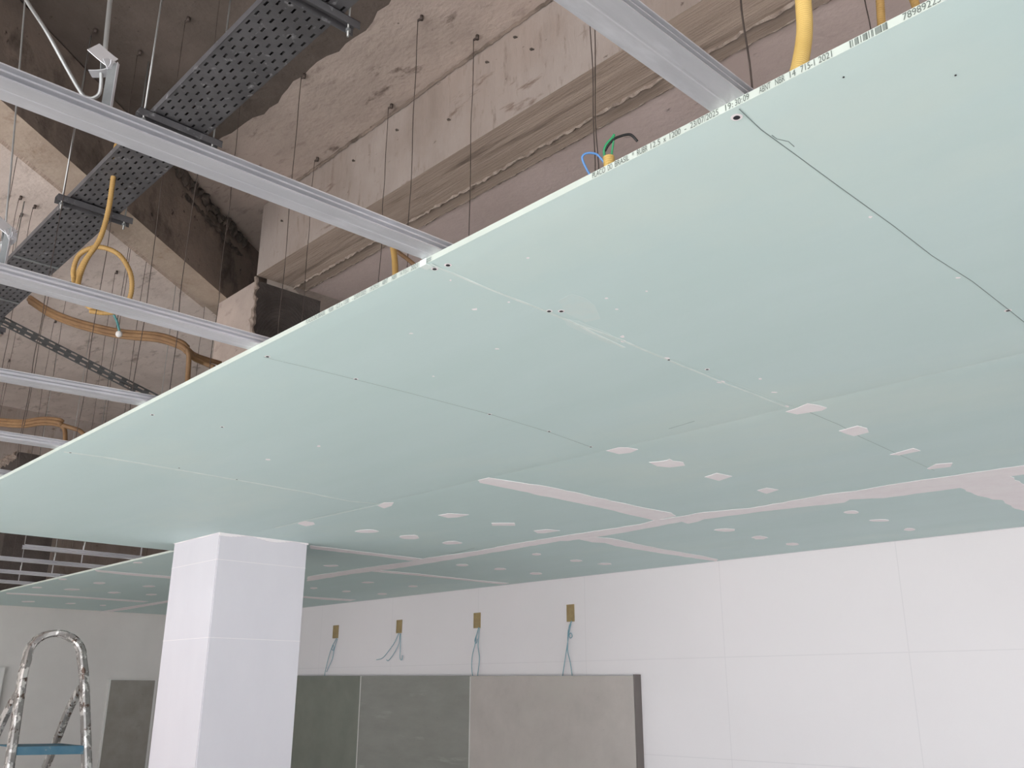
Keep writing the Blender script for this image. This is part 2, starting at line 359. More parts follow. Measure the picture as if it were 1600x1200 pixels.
board(-7.80, -5.97, Y1, Y2, 'green drywall board left of the column, between two taped cross joints')
board(-5.97, -4.21, Y1, Y2, 'green drywall board directly behind the head of the white column')
board(-4.21, -2.34, Y1, Y2, 'green drywall board right of the column with a double row of small patches')
board(-2.34, -.50, Y1, Y2, 'middle row green board right of the wide taped joint, with large white patches')
board(-.50, 1.3, Y1, Y2, 'middle row green board running out of the photo at the right')
board(-9.08, -6.50, Y2, Y3, 'narrow looking green board against the white wall at far left')
board(-6.50, -4.80, Y2, Y3, 'green board against the white wall, above the two farthest outlet boxes')
board(-4.80, -2.98, Y2, Y3, 'green board against the white wall, above the two nearest outlet boxes')
board(-2.98, -1.16, Y2, Y3, 'green board against the white wall with six small patches at lower right')
board(-1.16, .65, Y2, Y3, 'green board against the white wall at the far right, past the broad compound smear')
def board_at(p):
    for x0, x1, y0, y1, t in BOARDS:
        if x0-.002 <= p.x <= x1+.002 and y0-.002 <= p.y <= y1+.002: return t
    return min(BOARDS, key=lambda b: abs((b[0]+b[1])/2-p.x)+abs((b[2]+b[3])/2-p.y))[4]
def flat(name, pts, m_, parent, th=.0006, jag=0, z=None):
    """thin layer on the underside of the boards"""
    z = H+EYE if z is None else z; pts = [Vector((p.x, p.y, z)) for p in pts]
    if jag:
        rnd = random.Random(len(pts)+int(pts[0].x*100)); out = []
        for i, p in enumerate(pts):
            q = pts[(i+1) % len(pts)]; n = max(1, int((q-p).length/.035)); nd = Vector((-(q-p).y, (q-p).x, 0)).normalized() if (q-p).length else Vector()
            for k in range(n): out.append(p.lerp(q, k/n) + nd*rnd.uniform(-jag, jag)*(1 if k else .2))
        pts = out
    bm = bmesh.new(); extrude_poly(bm, pts, (0, 0, -th)); return obj(name, bm, m_, parent)
# compound patches traced on the board plane
POLY = [[(1228,643),(1262,630),(1292,637),(1284,641),(1245,647)], [(1311,673),(1340,665),(1355,669),(1357,675),(1334,681)],
 [(1390,710),(1427,700),(1438,704),(1405,711)], [(1448,732),(1462,725),(1488,723),(1485,729),(1452,733)],
 [(947,704),(966,699),(982,699),(997,702),(985,707),(967,709)], [(1014,722),(1028,721),(1042,719),(1046,717),(1052,720),(1067,722),(1070,727),(1046,730),(1027,728)],
 [(1101,745),(1120,739),(1144,744),(1123,751)], [(1183,766),(1198,762),(1216,765),(1198,771)],
 [(685,805),(700,802),(733,804),(715,808),(700,809)], [(768,817),(804,817),(805,821),(769,821)], [(834,829),(855,827),(875,829),(850,833),(840,833)],
 [(590,790),(600,785),(615,785),(612,790),(600,794)], [(465,818),(476,814),(490,816),(492,819),(478,822)]]
ELL = [(573,830,18,2.5),(640,839,16,3.5),(706,848,15,2.6),(517,884,13,1.4),(723,883,10,1.8),(781,889,10,1.5),(838,866,7,1.8),(900,876,11,1.8),(945,881,11,1.5),
 (575,910,10,1.3),(541,924,7,1.3),(645,916,8,1.3),(597,928,8,1.3),(837,896,11,1.8),(1133,828,17,2.3),(1187,840,12,2.6),(1238,850,11,2.2),(1330,800,12,2.5),(1374,813,17,1.8),(1421,827,9,2.4),
 (155,911,9,1.6),(113,921,13,1.4),(178,926,10,1.3),(232,916,10,1.4),(236,929,9,1.2),(44,940,11,1.1),(110,943,8,1),(215,879,8,1.2),(58,918,9,1.2),(98,905,7,1.3),(490,919,6,1.2),(161,946,6,.9)]
for P in POLY:
    W_ = [pz(x, y, H) for x, y in P]; c = sum(W_, Vector())/len(W_); flat('compound_patch', W_, 'compound', board_at(c), .0012, .004)
for i, (cx, cy, a_, b_) in enumerate(ELL):
    rnd = random.Random(i); W_ = []
    for k in range(12):
        an = 2*math.pi*k/12; rr = rnd.uniform(.82, 1.1); W_.append(pz(cx+a_*rr*math.cos(an), cy+b_*rr*math.sin(an), H))
    flat('compound_patch', W_, 'compound', board_at(pz(cx, cy, H)), .0012)
# white chips and scuffs
for i, (cx, cy, a_, b_) in enumerate([(742,483,5,1.8),(973,526,4,1.6),(974,533,5,1.6),(1040,560,6,2),(1127,597,7,1.8),(1228,635,5,1.6),(795,472,3,1),(704,438,2,1.2),(1360,339,4,1.8),(1497,434,5,1.4),
   (498,697,4,1.4),(418,718,5,1.2),(1188,592,4,1.2),(1209,613,5,1.2),(947,466,3,1),(963,483,3,1),(642,521,4,.9),(777,545,4,1),(677,588,3,.8),(825,403,3,1),(1010,455,2,1.2)]):
    rnd = random.Random(i+90); W_ = [pz(cx+a_*rnd.uniform(.5, 1.2)*math.cos(k*.785), cy+b_*rnd.uniform(.5, 1.3)*math.sin(k*.785), H) for k in range(8)]
    flat('chip_mark', W_, 'compound', board_at(pz(cx, cy, H)), .0003)
MT['smear'] = mat('thin_compound_smear', s(206,219,215), .7, var=s(201,219,217), scale=18)
flat('compound_smear', [pz(*p_, H) for p_ in [(872,470),(893,459),(915,466),(930,478),(938,498),(915,503),(885,490)]], 'smear', b3, .0002, .004)
flat('compound_smear', [pz(*p_, H) for p_ in [(880,497),(905,502),(950,520),(968,534),(955,538),(915,522),(886,508)]], 'smear', b2, .0002, .003)
# screws
for cx, cy, r_ in [(1151,183,.0046),(700,414,.004),(679,420,.0038),(1105,577,.0035),(556,592,.0035),(765,647,.0035),(858,674,.0035),(858,486,.004),(877,486,.004),(347,667,.0035),(238,648,.0035),
   (1575,485,.004),(110,707,.0035),(418,557,.0038),(923,698,.0035),(1045,562,.0028),(280,731,.003),(370,749,.003),(1318,120,.0013),(1493,117,.0013)]:
    p = pz(cx, cy, H); b = board_at(p)
    bm = bmesh.new(); bmesh.ops.create_cone(bm, cap_ends=True, segments=16, radius1=r_, radius2=r_*.8, depth=.0008, matrix=Matrix.Translation((p.x, p.y, p.z-.0006)))
    sc_ = obj('screw', bm, 'screw', b)
    if r_ > .0033:
        bm = bmesh.new(); bmesh.ops.create_cone(bm, cap_ends=True, segments=16, radius1=r_*1.7, radius2=r_*1.6, depth=.0003, matrix=Matrix.Translation((p.x, p.y, p.z-.0001)))
        obj('torn_paper_ring', bm, 'compound', b)
# pencil lines and chalky seams on the undersides
def line(name, px, wd, m_, parent, z=H+EYE, th=.0004, jag=0):
    P = [pz(x, y, H) for x, y in px]; L_ = []; R_ = []
    for i, p in enumerate(P):
        t_ = (P[min(i+1, len(P)-1)]-P[max(0, i-1)]).normalized(); n_ = Vector((-t_.y, t_.x, 0))
        L_.append(p+n_*wd/2); R_.append(p-n_*wd/2)
    return flat(name, L_+R_[::-1], m_, parent, th, jag)
line('pencil_line', [(1155,170),(1163,178),(1190,203),(1245,243),(1309,290),(1395,352),(1457,400),(1520,440),(1575,483),(1640,535)], .0013, 'pencil', b3)
line('pencil_line', [(1206,211),(1214,217),(1232,221),(1241,229)], .0011, 'pencil', b3)
line('pencil_line', [(412,558),(480,574),(560,594),(640,614),(765,647),(858,675),(925,699)], .0018, 'faint', b2)
line('pencil_line', [(1262,643),(1312,664),(1345,683),(1400,708),(1460,735)], .0016, 'faint', board_at(pz(1350,690,H)))
line('pencil_line', [(1045,670),(1085,658)], .003, 'faint', b3)
line('pencil_line', [(700,867),(742,856)], .001, 'pencil', board_at(pz(720,860,H)))
line('chalk_seam', [(672,412),(690,420),(760,450),(840,481),(900,506),(970,531),(1040,561),(1125,596),(1180,617),(1231,637)], .005, 'seam', b2, jag=.0012)
line('chalk_seam', [(100,706),(160,714),(260,731),(370,750),(470,768),(545,783),(596,788)], .012, 'seam', b1, jag=.002)
line('chalk_seam', [(596,788),(540,800),(480,813),(430,825)], .009, 'seam', b1, th=.0006, jag=.002)
line('chalk_seam', [(888,500),(930,522),(975,543)], .006, 'seam', b2, th=.0007, jag=.0015)
P = [pz(670, 404, H), pz(688, 396, H)]
bm = bmesh.new(); box(bm, -1.168, -1.1505, .8858, .902, H+EYE-.0004, H+EYE+.0120); obj('crumbled_corner', bm, 'seam', b2)
# joint compound over the seams (each spans two boards)
def tape(pts, label, extra=(), group='taped joints'):
    W_ = [pz(x, y, H) if not isinstance(x, Vector) else x for x, y in pts]
    o = flat('joint_tape', W_, 'compound', None, .0010, .005); tag(o, label, 'joint tape', group); return o
Wp = lambda x, y: (Vector((x, y, H+EYE)), None)
tape([(1100,800),(1172,794),(1300,771),(1337,767),(1406,755),(1600,727), Wp(.2,3.19), Wp(.2,3.33), (1600,741),(1578,744),(1600,757), Wp(-1.0,4.0), Wp(-1.17,4.0), (1600,798),(1581,792),(1566,781),(1550,780),(1522,772),(1500,762),(1381,778),(1328,780),(1319,785),(1190,799),
  (1100,811),(1090,815),(1075,818),(1065,815),(990,829),(937,838),(887,845),(875,845),(807,857),(700,875),(612,889),(555,896),(480,908),(480,901),(570,887),(637,878),(665,872),(745,861),(800,850),(875,838),(900,834),(1000,819),(1027,812),(1062,807)],
  'long white compound band running the length of the ceiling, widening at right')
ZT = -.00115
def tape2(pts, label):
    W_ = [pz(x, y, H) for x, y in pts]; o = flat('joint_tape', W_, 'compound', None, .0013, .004); tag(o, label, 'joint tape', 'taped joints')
tape2([(1056,806),(1049,801),(1000,792),(875,764),(855,760),(787,750),(764,746),(747,750),(750,754),(825,769),(835,772),(935,792),(1022,813)], 'widest white cross band, with a blunt free end in mid ceiling')
tape2([(930,839),(955,841),(1025,856),(1100,869),(1122,874),(1120,877),(1100,874),(1037,865),(962,853),(945,848),(925,847),(903,842)], 'cross band from the long seam to the white wall, right of the tiles')
tape2([(660,873),(645,871),(600,866),(485,852),(485,857),(600,870),(640,876)], 'cross band meeting the right side of the column head')
tape2([(595,891),(650,896),(740,906),(795,911),(786,913),(720,906),(650,899),(582,893)], 'cross band reaching the white wall above the third outlet box')
tape2([(465,931),(510,934),(556,937),(548,939),(510,937),(465,933)], 'short far cross band just right of the column, near the wall')
tape2([(148,890),(200,895),(275,901),(275,904.5),(200,898.5),(152,893)], 'nearer cross band left of the column, from the open edge')
tape2([(10,926),(100,930.5),(232,939.5),(222,941),(100,933),(10,928)], 'farther thin cross band at the left, near the end wall')
tape2([(150,956.5),(200,948),(275,936),(275,939),(200,952),(165,957)], 'slanting white band seen left of the column, meeting the grey end wall')
# printing on the edge of the nearest board
ED = lambda x: 748-.5054*x+1.5
def edge_x(px): return py(px, ED(px), Y0).x
def text(body, pa, pb, par, m_='ink', h=.0088):
    c = bpy.data.curves.new('printed_text', 'FONT'); c.body = body; c.size = 1; c.extrude = 0.0
    o = bpy.data.objects.new('printed_text', c); C.objects.link(o); bpy.context.view_layer.update()
    dg = bpy.context.evaluated_depsgraph_get(); me = bpy.data.meshes.new_from_object(o.evaluated_get(dg))
    bpy.data.objects.remove(o); xs = [v.co.x for v in me.vertices]; ys = [v.co.y for v in me.vertices]
    x0, x1 = edge_x(pa), edge_x(pb); sy = h/max(.66, max(ys)) if len(body) > 1 else h/.69
    sx = (x1-x0)/max(1e-4, max(xs)-min(xs))
    for v in me.vertices: v.co = Vector((x0+(v.co.x-min(xs))*sx, Y0-.0004, H+EYE+.0025+v.co.y*sy))
    me.materials.append(MT[m_]); q = bpy.data.objects.new('printed_text', me); link(q, par); return q
for body, a_, b_ in [('PLACO', 926, 946), ('DO', 950, 957), ('BRASIL', 961, 983), ('*', 988, 991), ('RUBR', 996, 1012), ('12.5', 1017, 1032), ('x', 1037, 1041), ('1200', 1047, 1064),
   ('-', 1070, 1073), ('23/07/2025', 1079, 1123), ('19', 1134, 1143), (':', 1144.5, 1146), ('30', 1149, 1158), (':', 1159.2, 1160.4), ('09', 1162, 1171), ('ABNT', 1187, 1205), ('NBR', 1212, 1227), ('14', 1235, 1244), ('715-1', 1252, 1274), ('2021', 1280, 1301), ('7898922580', 1412, 1488)]:
    text(body, a_, b_, b3)
rnd = random.Random(5); bm = bmesh.new(); x = edge_x(1329); xe = edge_x(1389)
while x < xe:
    w_ = rnd.choice((.0007, .0007, .0014, .0021)); box(bm, x, x+w_, Y0-.0004, Y0, H+EYE+.0022, H+EYE+.0112); x += w_+rnd.choice((.0008, .0008, .0016, .0024))
obj('barcode', bm, 'ink', b3)
for body, a_, b_ in [('PLACO DO BRASIL', 478, 508), ('* RUBR', 512, 521), ('12.5 x 1200', 525, 545), ('- 23/07/2025', 550, 572), ('19:29:51', 578, 592), ('ABNT', 597, 606), ('NBR', 612, 620), ('14 715-1', 625, 638), ('2021', 642, 653), ('##', 666, 674)]:
    text(body, a_, b_, b2, 'pencil')
# ---------------------------------------------------------------- metal channels
CZ = H+.0128
def channel_profile():
    w2 = .0235; h = .020; tk = .0007
    hp = [(0, .0), (0, .08), (.0075, .13), (.0075, .36), (.0, .43), (0, .50), (.0075, .56), (.0075, .82), (0, .90), (0, 1.0), (.006, 1.0)]
    Lf = [(-w2+u, h*v) for u, v in hp][::-1]; Rt = [(w2-u, h*v) for u, v in hp]
    o_ = Lf + [(-.0025, 0), (-.0012, .0008), (.0012, .0008), (.0025, 0)] + Rt
    return o_
def channel(x, ya, yb, label, z=CZ, group='galvanised ceiling channels', slope=0, y0=0):
    pr = channel_profile(); bm = bmesh.new(); A = []; B = []
    for y_, lst in ((ya, A), (yb, B)):
        for u, v in pr: lst.append(bm.verts.new((x+slope*(y_-y0)+u*1.08, y_, z+EYE+v)))
    for k in range(len(pr)-1): bm.faces.new((A[k], A[k+1], B[k+1], B[k]))
    bmesh.ops.recalc_face_normals(bm, faces=bm.faces[:])
    bmesh.ops.solidify(bm, geom=bm.faces[:], thickness=.0006)
    o = obj('ceiling_channel', bm, 'galv'); tag(o, label, 'metal channel', group); return o
CH = [((1136,161), (917,0), 'nearest and widest-looking galvanised channel, at top centre'), ((681,400), (0,138), 'long galvanised channel crossing the whole opening, second nearest, under the hook bracket'),
      ((402,543), (0,435), 'third galvanised channel, ending below the dark column head'), ((226,631), (0,592), 'fourth galvanised channel, passing just under the black slotted strut'),
      ((95,700), (0,686), 'fifth galvanised channel, short stub low at left, by the ochre conduit')]
CL = []
for pa, pb, lb in CH:
    a_, b_ = pz(*pa, CZ), pz(*pb, CZ); sl = (a_.x-b_.x)/(a_.y-b_.y); CL.append((a_.x, a_.y, sl)); channel(a_.x, -2.6, 2.03, lb, slope=sl, y0=a_.y)
channel(-3.55, -2.6, 2.03, 'faint sixth channel at the left end of the open edge')
def chan_at(i, y): return CL[i][0]+CL[i][2]*(y-CL[i][1])
for i, (px_, py_, lb) in enumerate([(100, 861, 'topmost channel seen in the low gap left of the column, its left end free'), (60, 878, 'second channel down in the low gap left of the column'), (40, 896, 'third channel down in the low gap left of the column'), (30, 911, 'lowest channel in the gap left of the column, partly hidden')]):
    q = pz(px_, py_, H+.02); channel(q.x, pz(30, 857, H+.02).y if i == 0 else -.5, 3.2, lb)
    GX = q.x
    # flat hanger straps riding on it
    for j, (hx, hy) in enumerate([[(206, 868)], [(136, 874)], [(90, 890)], [(46, 900)]][i]):
        qq = py(hx, hy, 1.6); yy = pz(hx, hy, H+.05).y
        t = thing('channel_hanger', (q.x, yy, CZ+.02+EYE), ['small pale strap hanger on the topmost channel in the low gap', 'small pale strap hanger on the second channel in the low gap', 'small strap hanger on the third channel in the low gap', 'small strap hanger on the lowest channel in the low gap'][i], 'hanger', 'strap hangers')
        bm = bmesh.new(); box(bm, q.x-.009, q.x+.009, yy-.001, yy+.001, CZ+.010+EYE, CZ+.13+EYE); obj('strap', bm, 'galv', t)
        bm = bmesh.new(); tube(bm, spline([(q.x, yy, CZ+.12+EYE), (q.x+.02, yy, CZ+.16+EYE), (q.x, yy, CZ+.2+EYE), (q.x, yy, SL+EYE-.01)], 6), .002, 6); obj('wire_tail', bm, 'rod', t)
# ---------------------------------------------------------------- hanger wires
def wire(p, label, group=None, r=.0015, zb=CZ+.02, top=SL, m_='wire', anchor=True):
    t = thing('hanger_wire', (p[0], p[1], top+EYE), label, 'hanger wire', group)
    rnd = random.Random(int(abs(p[0]*1000)+abs(p[1]*77))); P = []; n = 14
    for k in range(n+1):
        a_ = k/n; e = 0 if k in (0, n) else 1
        P.append((p[0]+e*rnd.uniform(-.0035, .0035), p[1]+e*rnd.uniform(-.0035, .0035), (top-.012)*(1-a_)+zb*a_+EYE))
    bm = bmesh.new(); tube(bm, spline(P, 3), r, 6); obj('strand', bm, m_, t)
    if anchor:
        bm = bmesh.new()
        tube(bm, [(p[0], p[1], top+EYE-.014), (p[0]+.004, p[1]+.004, top+EYE-.010), (p[0]+.022, p[1]+.004, top+EYE-.012)], .005, 6)
        tube(bm, [(p[0]+.018, p[1]+.004, top+EYE-.02), (p[0]+.018, p[1]+.004, top+EYE+.001)], .007, 8)
        obj('anchor', bm, 'wire', t)
    return t
def slabpt(x, y): q = pz(x, y, SL); return (q.x, q.y)
def bottompt(x, y, z=CZ+.1): q = pz(x, y, z); return (q.x, q.y)
wire(slabpt(740, 58), 'hanger wire whose anchor shows highest on the pale slab, right of centre')
wire(slabpt(607, 165), 'hanger wire with the shiny anchor on the beam joint')
wire(slabpt(492, 248), 'hanger wire with its anchor just above the long channel, left of the shiny one')
wire(slabpt(471, 118), 'hanger wire passing in front of the dark column head, nearest its middle')
# wires whose top is out of the photo: placed by where they meet the channel level
def dropped(px_, py_, Y, label, **k):
    q = py(px_, py_, Y); return wire((q.x, Y), label, **k)
dropped(640, 330, 1.75, 'long hanger wire left of centre running out through the top of the photo')
dropped(1168, 80, 1.30, 'hanger wire just right of the nearest channel end', r=.0019)
dropped(1355, 20, 1.7, 'short length of hanger wire at top right near the barcode')
dropped(925, 150, 1.35, 'left strand of the doubled wire above the cut cables', r=.0013)
dropped(931, 150, 1.37, 'right strand of the doubled wire above the cut cables', r=.0013)
for (x, y), lb in [((345,-20), 'hanger wire running up beside the left flange of the cable tray'), ((290,30), 'hanger wire with a dark anchor left of the cable tray, nearest the tray'), ((215,82), 'short hanger wire with an anchor right of the hook bracket'), ((145,48), 'hanger wire whose anchor shows just above the hook bracket'),
   ((205,358), 'hanger wire with a bright anchor on the plank-marked strip, inside the conduit loop'), ((243,300), 'hanger wire crossing the plank-marked strip right of the conduit loop'), ((377,150), 'hanger wire on the pale slab between tray shadow and long channel'),
   ((122,196), 'hanger wire coming down onto the plank-marked strip under the long channel'), ((40,184), 'long hanger wire near the left edge beside the strip'), ((30,308), 'hanger wire with an anchor low at the left, left of its neighbour'), ((52,322), 'hanger wire with an anchor beside the left flange of the tray'), ((322,455),'hanger wire behind the end of the third channel')]:
    wire(slabpt(x, y), lb)
for i in range(12):
    x = -4.75-.37*i; yv = (1.62, 1.1, 1.85)[i % 3] + .05*math.sin(i*2.3)
    wire((x, yv), 'thin hanger wire among the far ones above the left end of the opening', 'far hanger wires at the left')
for x, yv in ((-5.3, 2.6), (-6.3, 2.75), (-7.4, 3.0)): wire((x, yv), 'thin hanger wire among the far ones above the left end of the opening', 'far hanger wires at the left', top=BM_+.075)
# ---------------------------------------------------------------- perforated cable tray
TZ = 1.75; ty0, ty1 = .900, 1.083
t = thing('cable_tray', (-3, .98, TZ+EYE), 'grey perforated metal cable tray running diagonally across the upper left', 'cable tray')
bm = bmesh.new(); xa, xb = -8.9, .9; px_, pyy = .050, (ty1-ty0)/8
n = int((xb-xa)/(px_/2))
cols = 8
def cell(x0, x1, y0, y1, hole):
    z = TZ+EYE
    if not hole:
        bm.faces.new([bm.verts.new(p) for p in ((x0, y0, z), (x0, y1, z), (x1, y1, z), (x1, y0, z))]); return
    cx, cy = (x0+x1)/2, (y0+y1)/2; a_, b_ = .0105, .0036
    o4 = [(x0, y0), (x1, y0), (x1, y1), (x0, y1)]; i4 = [(cx-a_, cy-b_), (cx+a_, cy-b_), (cx+a_, cy+b_), (cx-a_, cy+b_)]
    O = [bm.verts.new((*p, z)) for p in o4]; I = [bm.verts.new((*p, z)) for p in i4]
    for k in range(4): bm.faces.new((O[k], I[k], I[(k+1)%4], O[(k+1)%4]))
for i in range(int((xb-xa)/px_)):
    for j in range(cols):
        off = (j % 2)*px_/2; x0 = xa+i*px_+off
        cell(x0, x0+px_, ty0+j*pyy, ty0+(j+1)*pyy, (i % 71) != 0)
bmesh.ops.remove_doubles(bm, verts=bm.verts[:], dist=1e-5)
for f in bm.faces:
    f.normal_update()
bmesh.ops.solidify(bm, geom=bm.faces[:], thickness=.0012)
obj('perforated_base', bm, 'tray', t)
for y_ in (ty0, ty1):
    bm = bmesh.new(); box(bm, xa, xb, y_-.001, y_+.001, TZ+EYE, TZ+EYE+.024); sgn = 1 if y_ == ty0 else -1
    box(bm, xa, xb, min(y_, y_+sgn*.01), max(y_, y_+sgn*.01), TZ+EYE+.023, TZ+EYE+.025); obj('side_flange', bm, 'tray', t)
for px2, py2 in ((60, 410), (15, 470)):
    q = pz(px2, py2, TZ); bm = bmesh.new(); box(bm, q.x-.009, q.x+.009, ty0, ty1, TZ+EYE-.004, TZ+EYE-.0015); obj('joint_plate', bm, 'galv_dark', t)
for i, (px2, py2, lb) in enumerate([(500, 20, 'slotted bracket and rods carrying the tray at the top of the photo'), (275, 206, 'slotted bracket and rods carrying the tray just above the long channel'), (142, 332, 'slotted bracket and rods carrying the tray above the conduit loop'), (-40, 510, 'slotted bracket and rods carrying the far end of the tray')]):
    q = pz(px2, py2, TZ-.03)
    s_ = thing('tray_bracket', (q.x, .98, TZ-.03+EYE), lb, 'bracket', 'tray brackets'); z = TZ-.006+EYE
    bm = bmesh.new(); x = q.x
    box(bm, x-.019, x-.017, ty0-.045, ty1+.05, z-.025, z); box(bm, x+.017, x+.019, ty0-.045, ty1+.05, z-.025, z); box(bm, x-.019, x+.019, ty0-.045, ty1+.05, z-.002, z)
    obj('strut_channel', bm, 'tray', s_)
    for y_ in (ty0-.025, ty1+.025):
        bm = bmesh.new(); tube(bm, [(x, y_, z-.05), (x, y_, SL+EYE)], .0032, 8); obj('threaded_rod', bm, 'rod', s_)
        bm = bmesh.new(); bmesh.ops.create_cone(bm, cap_ends=True, segments=6, radius1=.008, radius2=.008, depth=.007, matrix=Matrix.Translation((x, y_, z-.029))); obj('nut', bm, 'galv_dark', s_)
bm = bmesh.new()  # cables added to make the tray slots read dark
for k in range(11):
    y_ = ty0+.010+k*.0163; P_ = [(xa+.1+i*.4, y_+.002*math.sin(i*1.7+k), TZ+EYE+.0095+.001*math.sin(i+k)) for i in range(int((xb-xa-.2)/.4)+1)]
    tube(bm, P_, .0078, 6)
o = obj('slot_backing_cables', bm, 'black'); tag(o, 'added black cables in the perforated tray, a dark backing behind its slots', 'cables', kind='stuff')
# black slotted strut
A_ = py(2, 500, 1.08); B_ = py(262, 632, 1.75)
t = thing('slotted_strut', (A_+B_)/2, 'black slotted metal strut sloping from the tray end to the board edge', 'strut')
d_ = (B_-A_).normalized(); side = d_.cross((A_+B_)/2-Vector((0, 0, EYE))).normalized(); nn = side.cross(d_)
L_ = (B_-A_).length; wd = .044; bm = bmesh.new(); n = int(L_/.06); T4 = lambda u, v: A_+d_*u+side*v
def q4(u0, u1, v0, v1): bm.faces.new([bm.verts.new(T4(*p)) for p in ((u0, v0), (u1, v0), (u1, v1), (u0, v1))])
st = L_/n
for i in range(n):
    for v0 in (-wd/2, 0):
        off = 0 if v0 < 0 else 0
        u0 = i*st; v1 = v0+wd/2; a0, a1, c0, c1 = u0+st*.22, u0+st*.78, v0+wd*.17, v0+wd*.33
        q4(u0, u0+st, v0, c0); q4(u0, u0+st, c1, v1); q4(u0, a0, c0, c1); q4(a1, u0+st, c0, c1)
bmesh.ops.remove_doubles(bm, verts=bm.verts[:], dist=1e-5); bmesh.ops.solidify(bm, geom=bm.faces[:], thickness=.002)
obj('slotted_web', bm, 'black_strut', t)
bm = bmesh.new()
for v in (-wd/2, wd/2):
    ps = [T4(0, v), T4(L_, v), T4(L_, v)+nn*.02, T4(0, v)+nn*.02]; bm.faces.new([bm.verts.new(p) for p in ps])
bmesh.ops.solidify(bm, geom=bm.faces[:], thickness=.002); obj('flange', bm, 'black_strut', t)
# ---------------------------------------------------------------- hook brackets on the channels
def hook_bracket(x, y, label, hx_, hy_):
    t = thing('hook_bracket', (x, y, CZ+.018+EYE), label, 'bracket', 'zinc hook brackets')
    z = CZ+.004+EYE; R = -ray(165, 100).normalized(); e = Vector((rgt.x, rgt.y, 0)).normalized(); bk = Vector((e.y, -e.x, 0))
    o_ = Vector((x, y, 0))
    def ribbon(P, wv, m_, nm):
        bm = bmesh.new(); sweep_rect(bm, P, wv, .0012, e if nm != 'clip' else bk); return obj(nm, bm, m_, t)
    up_ = Vector((0, 0, 1))
    ribbon([o_+up_*z, o_+up_*(z+.05), o_+up_*(z+.098)], .013, 'galv_dark', 'hanger_plate')
    bm = bmesh.new(); sweep_rect(bm, [o_+up_*z+e*.0072, o_+up_*(z+.098)+e*.0072], .006, .001, bk); obj('plate_lip', bm, 'galv', t)
    c = o_+up_*(z+.098)+e*.006; De = (c-Vector((0, 0, EYE))).dot(fwd); V_ = (c-Vector((0, 0, EYE))).normalized()
    def leaf(P, wv, m_):
        sd = (P[-1]-P[0]).cross(V_).normalized(); sd = (sd*.8+V_*.6).normalized()
        bm = bmesh.new(); sweep_rect(bm, spline(P, 4), wv, .0012, sd); obj('clip', bm, m_, t)
    ox, oy = hx_-165, hy_-100
    w_ = lambda x, y, d=0: pd(x+ox, y+oy, De+d)
    leaf([w_(146, 73), w_(156, 82), w_(168, 92), w_(176, 98)], .021, 'bright')
    leaf([w_(178, 96), w_(176, 106), w_(168, 113), w_(155, 115), w_(141, 115)], .014, 'galv')
    leaf([w_(162, 90, .004), w_(161, 114, .004)], .009, 'galv_dark'); leaf([w_(166, 92, -.004), w_(173, 108, -.004)], .010, 'galv')
    bm = bmesh.new(); P = [w_(162, 108, .01), w_(165, 70, .02), w_(172, 0, .05), w_(177, -60, .08)]
    def to_slab(P):
        d_ = (P[-1]-P[-2]).normalized()
        return P + [P[-1]+d_*max(0, (SL+EYE-P[-1].z)/max(.2, d_.z))]
    tube(bm, to_slab(P), .0034 if hx_ > 100 else .0018, 8); obj('suspension_rod', bm, 'rod', t)
    P = spline([w_(158, 112), w_(158, 130), w_(155, 146), w_(146, 153), w_(136, 152), w_(127, 145), w_(103, 104), w_(72, 48), w_(40, -2, .02), w_(10, -60, .04)], 8)
    P = to_slab(P)
    bm = bmesh.new(); tube(bm, P, .0027, 8); obj('hooked_rod', bm, 'rod', t)
q = pz(160, 199, CZ); hook_bracket(q.x, q.y, 'shiny hook bracket with bent rods on the long channel, upper left', 165, 100)
q = pz(-2, 435, CZ); hook_bracket(q.x, q.y, 'shiny hook bracket cut off by the left edge of the photo', 10, 367)
# ---------------------------------------------------------------- conduits and cables
def conduit(P, r, label, m_='conduit', n=8, corr=True, pitch=.0045):
    Q = spline(P, n); bm = bmesh.new()
    if corr: corrugated(bm, Q, r, pitch)
    else: tube(bm, Q, r, 10)
    o = obj('corrugated_conduit', bm, m_, None); tag(o, label, 'conduit', 'yellow corrugated conduits'); return o
conduit([pd(1252,-60,1.50), pd(1255,0,1.47), pd(1257,50,1.44), pd(1250,100,1.40), pd(1236,150,1.37), pd(1222,185,1.35)], .0128, 'thick yellow corrugated conduit coming down behind the printed edge, top right')
conduit([pd(1372,-40,2.1), pd(1375,0,2.1), pd(1378,45,2.08), pd(1384,90,2.05)], .0095, 'thinner yellow conduit behind the barcode', 'conduit_old', pitch=.006)
conduit([pd(1415,-40,2.2), pd(1425,-8,2.2), pd(1436,25,2.18), pd(1440,60,2.15)], .0100, 'blurred yellow conduit tip rightmost at the top edge', 'conduit_old', pitch=.006)
t = thing('conduit_stub', pd(952, 290, 1.62), 'short yellow conduit stub with cut blue, green and black wires', 'conduit')
bm = bmesh.new(); corrugated(bm, [pd(951,246,1.62), pd(955,290,1.60), pd(958,330,1.58), pd(958,330,1.58)*1+Vector((0, .01, -.05))], .0103, .0045); obj('conduit_sleeve', bm, 'conduit', t)
def cable(P, r, m_, par, nm='wire_end'):
    bm = bmesh.new(); tube(bm, spline([pd(*p) for p in P], 8), r, 8); return obj(nm, bm, m_, par)
tag(cable([(946,258,1.62),(940,249,1.62),(932,241,1.62),(920,239,1.62),(912,242,1.62),(910,249,1.62),(916,263,1.62),(924,278,1.62),(928,295,1.61)], .0020, 'blue', t), 'looped blue wire')
